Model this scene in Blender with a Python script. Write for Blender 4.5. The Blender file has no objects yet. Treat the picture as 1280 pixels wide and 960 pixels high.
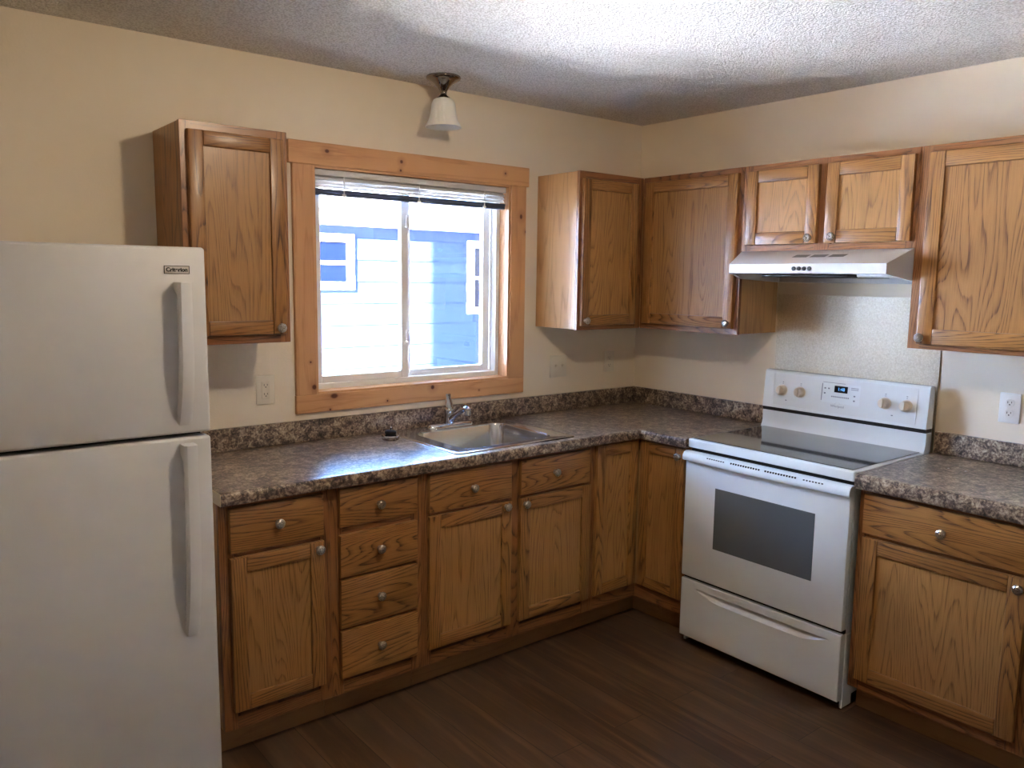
import bpy, bmesh, math, random
from mathutils import Vector, Matrix
random.seed(7)
R = math.radians
scn = bpy.context.scene
COL = scn.collection

# ------------------------------------------------------------------ camera, sky, sun, exposure
cam_d = bpy.data.cameras.new('camera')
cam_d.sensor_width = 36.0
cam_d.lens = 1013.58 / 1280 * 36.0
cam_d.clip_start = 0.05
cam_o = bpy.data.objects.new('camera', cam_d)
COL.objects.link(cam_o)
YAW, PIT, ROL = -0.67714, -0.1296, 0.01366
fw = Vector((-math.sin(YAW) * math.cos(PIT), math.cos(YAW) * math.cos(PIT), math.sin(PIT)))
r0 = Vector((math.cos(YAW), math.sin(YAW), 0))
u0 = r0.cross(fw)
rt = math.cos(ROL) * r0 + math.sin(ROL) * u0
up = -math.sin(ROL) * r0 + math.cos(ROL) * u0
cam_o.matrix_world = Matrix(((rt.x, up.x, -fw.x, -3.3849), (rt.y, up.y, -fw.y, -3.1119), (rt.z, up.z, -fw.z, 1.60195), (0, 0, 0, 1)))
scn.camera = cam_o
scn.view_settings.view_transform = 'Standard'
scn.view_settings.look = 'None'
scn.view_settings.gamma = 1.0
scn.view_settings.use_curve_mapping = False
scn.view_settings.exposure = 0.0
scn.cycles.sample_clamp_indirect = 0.0
scn.cycles.diffuse_bounces = 6

LAMP_POWER = 375.0
FILL_POWER = 3.5
SUN_POWER = 295.0
SKY_POWER = 8.5
SUN_ELEV = 25.0
SUN_DIR = Vector((4.8, 3.85, 0)).normalized() * math.cos(R(SUN_ELEV)) + Vector((0, 0, -math.sin(R(SUN_ELEV))))

world = bpy.data.worlds.new('sky')
scn.world = world
world.use_nodes = True
wt = world.node_tree
wt.nodes.clear()
sky = wt.nodes.new('ShaderNodeTexSky')
sky.sky_type = 'NISHITA'
sky.sun_disc = False
sky.sun_elevation = R(SUN_ELEV)
sky.sun_rotation = R(236)
sky.air_density = 1.0
sky.dust_density = 0.3
sky.ozone_density = 2.2
bg = wt.nodes.new('ShaderNodeBackground')
bg.inputs[1].default_value = SKY_POWER
wo = wt.nodes.new('ShaderNodeOutputWorld')
tint = wt.nodes.new('ShaderNodeMix')
tint.data_type = 'RGBA'
tint.blend_type = 'MULTIPLY'
tint.inputs[0].default_value = 1.0
tint.inputs[7].default_value = (0.80, 0.94, 1.16, 1.0)
wt.links.new(sky.outputs[0], tint.inputs[6])
wt.links.new(tint.outputs[2], bg.inputs[0])
wt.links.new(bg.outputs[0], wo.inputs[0])

sun_d = bpy.data.lights.new('sun', 'SUN')
sun_d.energy = SUN_POWER
sun_d.angle = R(0.6)
sun_d.color = (1.0, 0.97, 0.93)
sun_o = bpy.data.objects.new('sun', sun_d)
sun_o.rotation_euler = SUN_DIR.to_track_quat('-Z', 'Y').to_euler()
sun_o.location = (-20, -12, 9)
COL.objects.link(sun_o)

por_d = bpy.data.lights.new('window_portal', 'AREA')
por_d.shape = 'RECTANGLE'
por_d.size, por_d.size_y = 1.0, 0.95
por_d.cycles.is_portal = True
por_o = bpy.data.objects.new('window_portal', por_d)
por_o.location = (-1.425, 0.2, 1.58)
por_o.rotation_euler = (R(-90), 0, 0)
COL.objects.link(por_o)


# ------------------------------------------------------------------ materials
def lin(r, g, b):
    f = lambda c: c / 12.92 if c <= 0.04045 else ((c + 0.055) / 1.055) ** 2.4
    return (f(r / 255), f(g / 255), f(b / 255), 1.0)


class NT:
    def __init__(s, name):
        s.m = bpy.data.materials.new(name)
        s.m.use_nodes = True
        s.t = s.m.node_tree
        s.t.nodes.clear()
        s.out = s.t.nodes.new('ShaderNodeOutputMaterial')

    def n(s, typ, **kw):
        nd = s.t.nodes.new(typ)
        for k, v in kw.items():
            if k.startswith('i_'):
                key = k[2:]
                key = int(key) if key.isdigit() else key.replace('_', ' ')
                s.put(nd.inputs[key], v)
            else:
                setattr(nd, k, v)
        return nd

    def put(s, sock, v):
        if hasattr(v, 'is_output') and v.is_output:
            s.t.links.new(v, sock)
        else:
            sock.default_value = v

    def math(s, op, a, b=0.0, c=0.0):
        nd = s.n('ShaderNodeMath', operation=op)
        s.put(nd.inputs[0], a); s.put(nd.inputs[1], b); s.put(nd.inputs[2], c)
        return nd.outputs[0]

    def comb(s, x, y, z=0.0):
        nd = s.n('ShaderNodeCombineXYZ')
        s.put(nd.inputs[0], x); s.put(nd.inputs[1], y); s.put(nd.inputs[2], z)
        return nd.outputs[0]

    def noise(s, vec, scale, detail=2.0, rough=0.5, dist=0.0):
        nd = s.n('ShaderNodeTexNoise')
        s.put(nd.inputs['Vector'], vec)
        nd.inputs['Scale'].default_value = scale
        nd.inputs['Detail'].default_value = detail
        nd.inputs['Roughness'].default_value = rough
        nd.inputs['Distortion'].default_value = dist
        return nd.outputs[0]

    def ramp(s, fac, stops, interp='LINEAR'):
        nd = s.n('ShaderNodeValToRGB')
        nd.color_ramp.interpolation = interp
        e = nd.color_ramp.elements
        while len(e) < len(stops):
            e.new(0.5)
        for k, (p, c) in enumerate(stops):
            e[k].position = p
            e[k].color = c
        s.put(nd.inputs[0], fac)
        return nd.outputs[0]

    def mix(s, fac, a, b, mode='MIX'):
        nd = s.n('ShaderNodeMix', data_type='RGBA', blend_type=mode)
        s.put(nd.inputs[0], fac); s.put(nd.inputs[6], a); s.put(nd.inputs[7], b)
        return nd.outputs[2]

    def bump(s, h, strength, dist):
        nd = s.n('ShaderNodeBump')
        nd.inputs['Strength'].default_value = strength
        nd.inputs['Distance'].default_value = dist
        s.put(nd.inputs['Height'], h)
        return nd.outputs[0]

    def pbsdf(s, color, rough=0.5, metal=0.0, normal=None, coat=0.0, spec=0.5, coat_rough=0.1, **kw):
        nd = s.n('ShaderNodeBsdfPrincipled')
        s.put(nd.inputs['Base Color'], color)
        s.put(nd.inputs['Roughness'], rough)
        s.put(nd.inputs['Metallic'], metal)
        nd.inputs['Specular IOR Level'].default_value = spec
        nd.inputs['Coat Weight'].default_value = coat
        nd.inputs['Coat Roughness'].default_value = coat_rough
        for k, v in kw.items():
            s.put(nd.inputs[k.replace('_', ' ')], v)
        if normal is not None:
            s.put(nd.inputs['Normal'], normal)
        s.t.links.new(nd.outputs[0], s.out.inputs[0])
        return nd

    def obj(s):
        return s.n('ShaderNodeTexCoord').outputs['Object']


def plain(name, rgb, rough=0.5, metal=0.0, coat=0.0, spec=0.5, wob=0.0, **kw):
    t = NT(name)
    c = lin(*rgb)
    nz = t.noise(t.obj(), 7.0, 3.0)
    d = tuple(x * 0.93 for x in c[:3]) + (1.0,)
    col = t.mix(nz, c, d)
    nrm = t.bump(t.noise(t.obj(), wob, 2.0), 0.12, 0.002) if wob else None
    t.pbsdf(col, rough, metal, nrm, coat, spec, **kw)
    return t.m


def wood(name, light, mid, dark, freq=1.0, rough=0.38, line=0.75, pore=0.5, knots=None, coat=0.25):
    t = NT(name)
    uv = t.n('ShaderNodeUVMap').outputs[0]
    sp = t.n('ShaderNodeSeparateXYZ')
    t.put(sp.inputs[0], uv)
    u, v = sp.outputs[0], sp.outputs[1]
    rnd = t.n('ShaderNodeObjectInfo').outputs['Random']
    w = t.math('MULTIPLY', rnd, 9.0)
    n1 = t.noise(t.comb(t.math('MULTIPLY', u, 8.5), t.math('MULTIPLY', v, 0.85), w), 1.0, 1.2, 0.4)
    n2 = t.noise(t.comb(t.math('MULTIPLY', u, 30.0), t.math('MULTIPLY', v, 2.2), w), 1.0, 2.0, 0.5)
    n3 = t.noise(t.comb(t.math('MULTIPLY', u, 2.4), t.math('MULTIPLY', v, 0.5), w), 1.0, 1.0, 0.5)
    ph = t.math('ADD', t.math('MULTIPLY', n1, 15.0 * freq), t.math('MULTIPLY', n2, 1.1))
    ph = t.math('ADD', ph, t.math('MULTIPLY', u, 26.0 * freq))
    fr = t.math('FRACT', ph)
    band = t.ramp(fr, [(0.0, (0.15, 0.15, 0.15, 1)), (0.40, (0.0, 0.0, 0.0, 1)), (0.74, (0.35, 0.35, 0.35, 1)), (0.92, (1, 1, 1, 1)), (1.0, (0.2, 0.2, 0.2, 1))])
    por = t.noise(t.comb(t.math('MULTIPLY', u, 520.0), t.math('MULTIPLY', v, 11.0), w), 1.0, 2.0, 0.6)
    por = t.ramp(por, [(0.42, (1, 1, 1, 1)), (0.60, (0, 0, 0, 1))])
    base = t.mix(n3, lin(*light), lin(*mid))
    lf = t.math('MULTIPLY', band, t.math('ADD', 0.35 * line, t.math('MULTIPLY', por, 0.65 * line)))
    col = t.mix(lf, base, lin(*dark))
    pf = t.math('MULTIPLY', por, t.math('MULTIPLY', t.math('ADD', band, 0.35), 0.35 * pore))
    col = t.mix(pf, col, lin(*[x * 0.62 for x in dark]))
    hs = t.n('ShaderNodeHueSaturation')
    t.put(hs.inputs['Value'], t.math('ADD', 0.93, t.math('MULTIPLY', rnd, 0.14)))
    t.put(hs.inputs['Color'], col)
    col = hs.outputs[0]
    if knots:
        pos = t.n('ShaderNodeTexCoord').outputs['Object']
        q = t.n('ShaderNodeSeparateXYZ')
        t.put(q.inputs[0], pos)
        for (kx, kz, kr, el) in knots:
            dx = t.math('MULTIPLY', t.math('SUBTRACT', q.outputs[0], kx), 1.0 / el)
            dz = t.math('SUBTRACT', q.outputs[2], kz)
            d = t.math('SQRT', t.math('ADD', t.math('MULTIPLY', dx, dx), t.math('MULTIPLY', dz, dz)))
            f = t.n('ShaderNodeMapRange')
            f.inputs[1].default_value = kr * 0.7
            f.inputs[2].default_value = kr * 1.3
            f.inputs[3].default_value = 1.0
            f.inputs[4].default_value = 0.0
            t.put(f.inputs[0], d)
            col = t.mix(f.outputs[0], col, lin(72, 38, 22))
            h = t.n('ShaderNodeMapRange')
            h.inputs[1].default_value = kr
            h.inputs[2].default_value = kr * 4.0
            h.inputs[3].default_value = 0.35
            h.inputs[4].default_value = 0.0
            t.put(h.inputs[0], d)
            col = t.mix(h.outputs[0], col, lin(120, 62, 34))
    t.pbsdf(col, rough, 0.0, t.bump(t.math('MULTIPLY', por, -1.0), 0.12, 0.0006), coat, 0.4, 0.25)
    return t.m


OAK = wood('oak', (175, 124, 67), (153, 104, 53), (66, 37, 16), 1.7, 0.36, 0.95, 1.0)
OAKF = wood('oak_frame_shaded', (160, 108, 62), (140, 89, 49), (62, 34, 17), 1.6, 0.36, 0.9, 1.0)  # darker frame wood, with some shade of the door reveals painted in
OAKP = wood('oak_panel', (181, 134, 77), (163, 116, 62), (102, 64, 32), 1.5, 0.40, 0.62, 0.9)
OAKL = wood('oak_veneer', (204, 160, 108), (188, 144, 94), (146, 102, 62), 0.6, 0.42, 0.5, 0.5)
TOE = wood('toe_kick_board', (150, 108, 66), (134, 94, 54), (104, 68, 38), 0.4, 0.5, 0.3, 0.3, None, 0.0)


def pine(name, knots):
    return wood(name, (216, 168, 120), (204, 152, 104), (172, 116, 72), 0.42, 0.45, 0.55, 0.12, knots, 0.15)


def make_wall():
    t = NT('cream_paint')
    o = t.obj()
    n1 = t.noise(o, 1.1, 3.0)
    col = t.mix(n1, lin(233, 222, 203), lin(227, 214, 192))
    b = t.bump(t.noise(o, 110.0, 3.0, 0.6), 0.16, 0.004)
    t.pbsdf(col, 0.62, 0.0, b, 0.0, 0.35)
    return t.m


def make_ceiling():
    t = NT('popcorn_ceiling')
    o = t.obj()
    n = t.noise(o, 160.0, 3.0, 0.65)
    v = t.n('ShaderNodeTexVoronoi')
    v.inputs['Scale'].default_value = 125.0
    t.put(v.inputs['Vector'], o)
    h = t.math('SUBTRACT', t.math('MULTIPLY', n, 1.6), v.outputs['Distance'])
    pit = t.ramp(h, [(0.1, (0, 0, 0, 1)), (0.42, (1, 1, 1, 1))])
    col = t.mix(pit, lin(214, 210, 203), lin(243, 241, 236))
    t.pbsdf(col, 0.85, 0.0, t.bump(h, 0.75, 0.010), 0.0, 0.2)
    return t.m


def make_floor():
    t = NT('dark_vinyl_plank')
    o = t.obj()
    sp = t.n('ShaderNodeSeparateXYZ')
    t.put(sp.inputs[0], o)
    x, y = sp.outputs[0], sp.outputs[1]
    br = t.n('ShaderNodeTexBrick')
    br.offset = 0.37
    br.inputs['Color1'].default_value = (0.0, 0.0, 0.0, 1)
    br.inputs['Color2'].default_value = (1, 1, 1, 1)
    br.inputs['Mortar'].default_value = (0.0, 0.0, 0.0, 1)
    br.inputs['Scale'].default_value = 1.0
    br.inputs['Mortar Size'].default_value = 0.0012
    br.inputs['Mortar Smooth'].default_value = 0.2
    br.inputs['Brick Width'].default_value = 1.22
    br.inputs['Row Height'].default_value = 0.152
    t.put(br.inputs['Vector'], t.comb(y, x, 0.0))
    tint = br.outputs[0]
    sc = t.math('MULTIPLY', tint, 37.0)
    g1 = t.noise(t.comb(t.math('MULTIPLY', x, 22.0), t.math('MULTIPLY', y, 1.6), sc), 1.0, 4.0, 0.6, 0.4)
    g2 = t.noise(t.comb(t.math('MULTIPLY', x, 160.0), t.math('MULTIPLY', y, 5.0), sc), 1.0, 3.0, 0.6)
    col = t.ramp(g1, [(0.30, lin(38, 24, 15)), (0.5, lin(76, 51, 34)), (0.68, lin(120, 88, 62))])
    col = t.mix(t.math('MULTIPLY', g2, 0.45), col, lin(48, 33, 26))
    col = t.mix(t.math('MULTIPLY', tint, 0.45), col, lin(112, 86, 64))
    col = t.mix(br.outputs['Fac'], col, lin(28, 20, 16))
    v = t.n('ShaderNodeTexVoronoi')
    v.inputs['Scale'].default_value = 4.2
    t.put(v.inputs['Vector'], o)
    vc = t.n('ShaderNodeSeparateColor')
    t.put(vc.inputs[0], v.outputs['Color'])
    near = t.math('LESS_THAN', v.outputs['Distance'], t.math('MULTIPLY', vc.outputs[1], 0.016))
    some = t.math('GREATER_THAN', vc.outputs[0], 0.62)
    col = t.mix(t.math('MULTIPLY', near, some), col, lin(205, 200, 192))
    rough = t.math('ADD', 0.36, t.math('MULTIPLY', g1, 0.22))
    t.pbsdf(col, rough, 0.0, t.bump(t.math('SUBTRACT', g2, br.outputs['Fac']), 0.15, 0.001), 0.0, 0.45)
    return t.m


def make_counter():
    t = NT('brown_granite_laminate')
    o = t.obj()
    n1 = t.noise(o, 36.0, 5.0, 0.72, 0.8)
    n2 = t.noise(o, 125.0, 3.0, 0.6)
    n3 = t.noise(o, 9.0, 3.0, 0.55)
    f = t.math('ADD', t.math('MULTIPLY', n1, 0.62), t.math('MULTIPLY', n2, 0.38))
    f = t.math('ADD', f, t.math('MULTIPLY', t.math('SUBTRACT', n3, 0.5), 0.16))
    col = t.ramp(f, [(0.37, lin(32, 26, 24)), (0.45, lin(80, 66, 57)), (0.51, lin(126, 107, 91)), (0.57, lin(168, 151, 130)), (0.66, lin(202, 188, 164))])
    t.pbsdf(col, 0.30, 0.0, None, 0.0, 0.6)
    return t.m


def brushed(name, rgb, rough, stretch):
    t = NT(name)
    o = t.obj()
    mp = t.n('ShaderNodeMapping')
    mp.inputs['Scale'].default_value = stretch
    t.put(mp.inputs[0], o)
    n = t.noise(mp.outputs[0], 1.0, 3.0, 0.6)
    c = lin(*rgb)
    col = t.mix(n, c, tuple(x * 0.8 for x in c[:3]) + (1,))
    t.pbsdf(col, t.math('ADD', rough - 0.06, t.math('MULTIPLY', n, 0.08)), 1.0)
    return t.m


def make_sheet():
    t = NT('mottled_metal_sheet')
    o = t.obj()
    n = t.noise(o, 150.0, 4.0, 0.7)
    n2 = t.noise(o, 9.0, 3.0)
    col = t.ramp(n, [(0.35, lin(206, 197, 178)), (0.66, lin(236, 230, 216))])
    col = t.mix(t.math('MULTIPLY', n2, 0.35), col, lin(206, 188, 152))
    t.pbsdf(col, t.math('ADD', 0.30, t.math('MULTIPLY', n, 0.16)), 0.85, t.bump(n, 0.22, 0.0015))
    return t.m


def make_siding():
    t = NT('blue_lap_siding')
    o = t.obj()
    sp = t.n('ShaderNodeSeparateXYZ')
    t.put(sp.inputs[0], o)
    n = t.noise(t.comb(t.math('MULTIPLY', sp.outputs[0], 3.0), sp.outputs[1], t.math('MULTIPLY', sp.outputs[2], 24.0)), 1.0, 4.0)
    col = t.mix(n, lin(42, 54, 108), lin(36, 48, 100))
    t.pbsdf(col, 0.7, 0.0, None, 0.0, 0.2)
    return t.m


def make_glass(name, tint=(1, 1, 1, 1), refl=1.0):
    t = NT(name)
    fr = t.n('ShaderNodeFresnel')
    fr.inputs[0].default_value = 1.5
    tr = t.n('ShaderNodeBsdfTransparent')
    tr.inputs[0].default_value = tint
    gl = t.n('ShaderNodeBsdfGlossy')
    gl.inputs['Roughness'].default_value = 0.0
    mx = t.n('ShaderNodeMixShader')
    sm = t.noise(t.obj(), 3.0, 2.0)
    t.put(mx.inputs[0], t.math('MULTIPLY', fr.outputs[0], t.math('ADD', refl * 0.9, t.math('MULTIPLY', sm, 0.2))))
    t.t.links.new(tr.outputs[0], mx.inputs[1])
    t.t.links.new(gl.outputs[0], mx.inputs[2])
    t.t.links.new(mx.outputs[0], t.out.inputs[0])
    return t.m


def make_emit(name, rgb, power):
    t = NT(name)
    e = t.n('ShaderNodeEmission')
    e.inputs[0].default_value = rgb
    e.inputs[1].default_value = power
    t.t.links.new(e.outputs[0], t.out.inputs[0])
    return t.m


def make_snow():
    t = NT('snow')
    o = t.obj()
    n = t.noise(o, 2.2, 5.0)
    col = t.mix(n, lin(246, 247, 250), lin(236, 239, 245))
    t.pbsdf(col, 0.8, 0.0, t.bump(n, 0.4, 0.1), 0.0, 0.2)
    return t.m


WALL = make_wall()
CEIL = make_ceiling()
FLOOR = make_floor()
GRANITE = make_counter()
STEEL = brushed('brushed_stainless_steel', (222, 222, 222), 0.19, (60.0, 6.0, 60.0))
NICKEL = brushed('brushed_nickel', (196, 188, 178), 0.30, (300.0, 300.0, 300.0))
CHROME = brushed('polished_chrome', (222, 224, 228), 0.08, (30.0, 30.0, 30.0))
DARKNICKEL = brushed('dark_polished_nickel', (150, 142, 132), 0.16, (60.0, 60.0, 60.0))
SHEET = make_sheet()
ENAMEL = plain('white_enamel', (230, 237, 240), 0.22, coat=0.4)
ENAMEL2 = plain('white_enamel_panel', (224, 229, 231), 0.26, coat=0.3)
FRIDGE = plain('white_textured_steel', (214, 214, 214), 0.42, wob=420.0)
FHANDLE = plain('white_handle_plastic', (218, 219, 220), 0.38)
HOODM = plain('white_hood_paint', (206, 204, 204), 0.34)
BLACK = plain('black_plastic', (14, 14, 15), 0.45)
DARKGAP = plain('dark_recess', (10, 9, 9), 0.7)
CERAN = plain('black_ceramic_glass', (30, 31, 34), 0.05, coat=0.6)
OVENGLASS = plain('grey_oven_glass', (100, 105, 106), 0.10, coat=0.5)
VINYL = plain('white_vinyl', (236, 237, 236), 0.4)
PLATE = plain('ivory_plate', (226, 219, 202), 0.38)
PLATEW = plain('white_plate', (226, 225, 222), 0.34)
SLOT = plain('outlet_slot', (24, 22, 20), 0.6)
KNOBTAN = plain('warm_white_knob', (224, 214, 200), 0.35)
GREYPRINT = plain('grey_print', (124, 130, 140), 0.6)
BADGEINK = plain('black_ink', (20, 18, 18), 0.5)
BADGEPLATE = plain('pale_badge', (206, 200, 192), 0.4)
BLINDM = plain('white_blind_slat', (214, 214, 214), 0.5)
BLINDSH = plain('shaded_blind_stack', (84, 98, 122), 0.45)  # bunched slats and rail, with shade and blue reflection put into the colour
FILTER = plain('grey_mesh_filter', (66, 66, 66), 0.4, 0.6)
SLOTGREY = plain('grey_vent', (120, 120, 120), 0.6)
RUBBER = plain('black_rubber', (16, 17, 20), 0.38)
BEIGECAP = plain('beige_edge_cap', (222, 208, 176), 0.4)
FROST = plain('frosted_white_glass', (240, 237, 228), 0.35, Subsurface_Weight=0.1)
GLASS = make_glass('window_glass')
HOUSEGLASS = plain('house_window_glass', (10, 18, 40), 0.15, spec=0.08)
SIDING = make_siding()
REFLECTOR = plain('pale_reflector_paint', (198, 219, 246), 0.8)  # bluish white of the added bounce wall, cools the window light
WHITETRIM = plain('white_house_trim', (238, 240, 242), 0.6)
SNOW = make_snow()
SCREEN = plain('dark_display', (8, 14, 40), 0.15)
DIGIT = make_emit('blue_digits', (0.18, 0.5, 1.0, 1), 1.6)
FILL_GLOBE = make_emit('fill_globe_white', (1.0, 0.93, 0.84, 1), FILL_POWER)
GLOBE = make_emit('lit_frosted_globe', (1.0, 0.80, 0.57, 1), LAMP_POWER)
EXTW = plain('grey_exterior_wall', (110, 108, 105), 0.8)


# ------------------------------------------------------------------ mesh helpers
def Tid(p): return Vector(p)
def TB(p): return Vector((p[0], -p[1], p[2]))       # along the window wall: (x, distance from wall, z)
def TR(p): return Vector((-p[1], -p[0], p[2]))      # along the stove wall: (distance from corner, distance from wall, z)


class MB:
    def __init__(s, T=Tid):
        s.bm = bmesh.new()
        s.uv = s.bm.loops.layers.uv.new('UVMap')
        s.T = T

    def poly(s, pts, faces, m=0, uvs=None, raw=False):
        vs = [s.bm.verts.new(Vector(p) if raw else s.T(p)) for p in pts]
        out = []
        for k, f in enumerate(faces):
            try:
                fc = s.bm.faces.new([vs[i] for i in f])
            except ValueError:
                continue
            fc.material_index = m
            if uvs:
                for lp, c in zip(fc.loops, uvs[k]):
                    lp[s.uv].uv = c
            out.append(fc)
        return out

    def solid(s, tmp, m, g):
        """append a temporary bmesh (in local axes) with wood UVs whose grain runs along axis g"""
        ou, ov = random.uniform(0, 40), random.uniform(0, 40)
        tmp.normal_update()
        tmp.verts.index_update()
        pts = [v.co.copy() for v in tmp.verts]
        faces, uvs = [], []
        for f in tmp.faces:
            n = f.normal
            ax = max(range(3), key=lambda i: abs(n[i]))
            idx = [v.index for v in f.verts]
            if ax == g:
                a, b = [i for i in range(3) if i != g]
                uvs.append([(pts[i][a] + ou, pts[i][b] * 0.3 + ov) for i in idx])
            else:
                a = [i for i in range(3) if i != g and i != ax][0]
                uvs.append([(pts[i][a] + ou, pts[i][g] + ov) for i in idx])
            faces.append(idx)
        s.poly(pts, faces, m, uvs)
        tmp.free()

    def box(s, a0, a1, b0, b1, c0, c1, m=0, g=2, bev=0.0, seg=1, edges=None):
        t = bmesh.new()
        lo = (min(a0, a1), min(b0, b1), min(c0, c1)); hi = (max(a0, a1), max(b0, b1), max(c0, c1))
        v = [t.verts.new((hi[0] if i & 1 else lo[0], hi[1] if i & 2 else lo[1], hi[2] if i & 4 else lo[2])) for i in range(8)]
        for f in ((0, 2, 3, 1), (4, 5, 7, 6), (0, 1, 5, 4), (2, 6, 7, 3), (0, 4, 6, 2), (1, 3, 7, 5)):
            t.faces.new([v[i] for i in f])
        if bev > 0:
            es = [e for e in t.edges if edges is None or edges((e.verts[0].co + e.verts[1].co) / 2, lo, hi)]
            bmesh.ops.bevel(t, geom=es, offset=bev, segments=seg, affect='EDGES', profile=0.5)
        s.solid(t, m, g)
        return s

    def prism(s, prof, x0, x1, axis=0, m=0, g=None):
        """extrude a closed 2-D profile (in the two other axes, in order) along axis"""
        t = bmesh.new()
        oth = [i for i in range(3) if i != axis]
        def mk(p, x):
            c = [0, 0, 0]; c[axis] = x; c[oth[0]] = p[0]; c[oth[1]] = p[1]
            return t.verts.new(c)
        A = [mk(p, x0) for p in prof]; B = [mk(p, x1) for p in prof]
        n = len(prof)
        for i in range(n):
            t.faces.new([A[i], A[(i + 1) % n], B[(i + 1) % n], B[i]])
        t.faces.new(A[::-1]); t.faces.new(B)
        bmesh.ops.recalc_face_normals(t, faces=t.faces)
        s.solid(t, m, axis if g is None else g)
        return s

    def rings(s, rings, m=0, closed=True, cap0=False, cap1=False, raw=True):
        """loft rings of world points"""
        V = [[s.bm.verts.new(Vector(p) if raw else s.T(p)) for p in r] for r in rings]
        n = len(V[0])
        for a, b in zip(V, V[1:]):
            for i in range(n if closed else n - 1):
                j = (i + 1) % n
                try:
                    f = s.bm.faces.new((a[i], a[j], b[j], b[i])); f.material_index = m
                except ValueError:
                    pass
        if cap0:
            f = s.bm.faces.new(V[0][::-1]); f.material_index = m
        if cap1:
            f = s.bm.faces.new(V[-1]); f.material_index = m
        return s

    def lathe(s, prof, M, n=24, m=0, cap0=True, cap1=True):
        rs = []
        for r, h in prof:
            rs.append([M @ Vector((r * math.cos(2 * math.pi * k / n), r * math.sin(2 * math.pi * k / n), h)) for k in range(n)])
        return s.rings(rs, m, True, cap0 and prof[0][0] > 1e-6, cap1 and prof[-1][0] > 1e-6)

    def tube(s, pts, rad, n=12, m=0):
        pts = [Vector(p) for p in pts]
        rs = []
        ref = Vector((0.13, 0.31, 0.94)).normalized()
        for i, p in enumerate(pts):
            d = (pts[min(i + 1, len(pts) - 1)] - pts[max(i - 1, 0)]).normalized()
            a = d.cross(ref).normalized(); b = d.cross(a)
            r = rad[i] if isinstance(rad, (list, tuple)) else rad
            rs.append([p + a * r * math.cos(2 * math.pi * k / n) + b * r * math.sin(2 * math.pi * k / n) for k in range(n)])
        return s.rings(rs, m, True, True, True)


ORG = {}


def put_props(o, label=None, cat=None, group=None, kind=None):
    if label: o['label'] = label
    if cat: o['category'] = cat
    if group: o['group'] = group
    if kind: o['kind'] = kind


def thing(name, label, cat, loc, group=None, kind=None):
    o = bpy.data.objects.new(name, None)
    o.empty_display_size = 0.05
    o.location = loc
    COL.objects.link(o)
    ORG[o.name] = Vector(loc)
    put_props(o, label, cat, group, kind)
    return o


def part(name, mb, mats, parent=None, label=None, loc=None, angle=30, recalc=True):
    """link the shape as ONE mesh object; vertices come in world coordinates"""
    if recalc:
        bmesh.ops.recalc_face_normals(mb.bm, faces=mb.bm.faces)
    org = ORG[parent.name] if parent else Vector(loc or (0, 0, 0))
    bmesh.ops.translate(mb.bm, verts=mb.bm.verts, vec=-org)
    me = bpy.data.meshes.new(name)
    mb.bm.to_mesh(me)
    mb.bm.free()
    for mt in (mats if isinstance(mats, (list, tuple)) else [mats]):
        me.materials.append(mt)
    for p in me.polygons:
        p.use_smooth = True
    me.set_sharp_from_angle(angle=R(angle))
    o = bpy.data.objects.new(name, me)
    COL.objects.link(o)
    ORG[o.name] = org
    if parent:
        o.parent = parent
    else:
        o.location = org
    if label: o['label'] = label
    return o


def whole(name, mb, mats, label, cat, loc=(0, 0, 0), group=None, kind=None, angle=30):
    o = part(name, mb, mats, None, None, loc, angle)
    put_props(o, label, cat, group, kind)
    return o


def text_into(mb, s, size, M, depth=0.0004, bold=0.0, m=0):
    """lettering standing on the local XY plane of M, centred"""
    cu = bpy.data.curves.new('lettering', 'FONT')
    cu.body = s; cu.size = size; cu.extrude = depth; cu.offset = bold
    cu.align_x = 'CENTER'; cu.align_y = 'CENTER'
    ob = bpy.data.objects.new('lettering', cu)
    COL.objects.link(ob)
    dg = bpy.context.evaluated_depsgraph_get()
    me = bpy.data.meshes.new_from_object(ob.evaluated_get(dg))
    pts = [M @ v.co for v in me.vertices]
    mb.poly(pts, [list(p.vertices) for p in me.polygons], m, raw=True)
    bpy.data.objects.remove(ob)
    bpy.data.curves.remove(cu)
    bpy.data.meshes.remove(me)


def face_matrix(T, a, d, z):
    """matrix whose X runs along the run, Y up and Z out of the wall, at a point of the run"""
    if T is TR:
        X, Z, = Vector((0, -1, 0)), Vector((-1, 0, 0))
    else:
        X, Z = Vector((1, 0, 0)), Vector((0, -1, 0))
    Y = Vector((0, 0, 1))
    p = T((a, d, z))
    return Matrix(((X.x, Y.x, Z.x, p.x), (X.y, Y.y, Z.y, p.y), (X.z, Y.z, Z.z, p.z), (0, 0, 0, 1)))


# ------------------------------------------------------------------ room shell
CZ = 2.431
XL, YR = -4.35, -5.1
XA, YA = -3.42, -1.0        # the side wall of the refrigerator bay and where the room widens, an unseen step added to let sun past


def struct(name, mb, mats, label):
    return whole(name, mb, mats, label, 'room', (0, 0, 0), None, 'structure')


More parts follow.
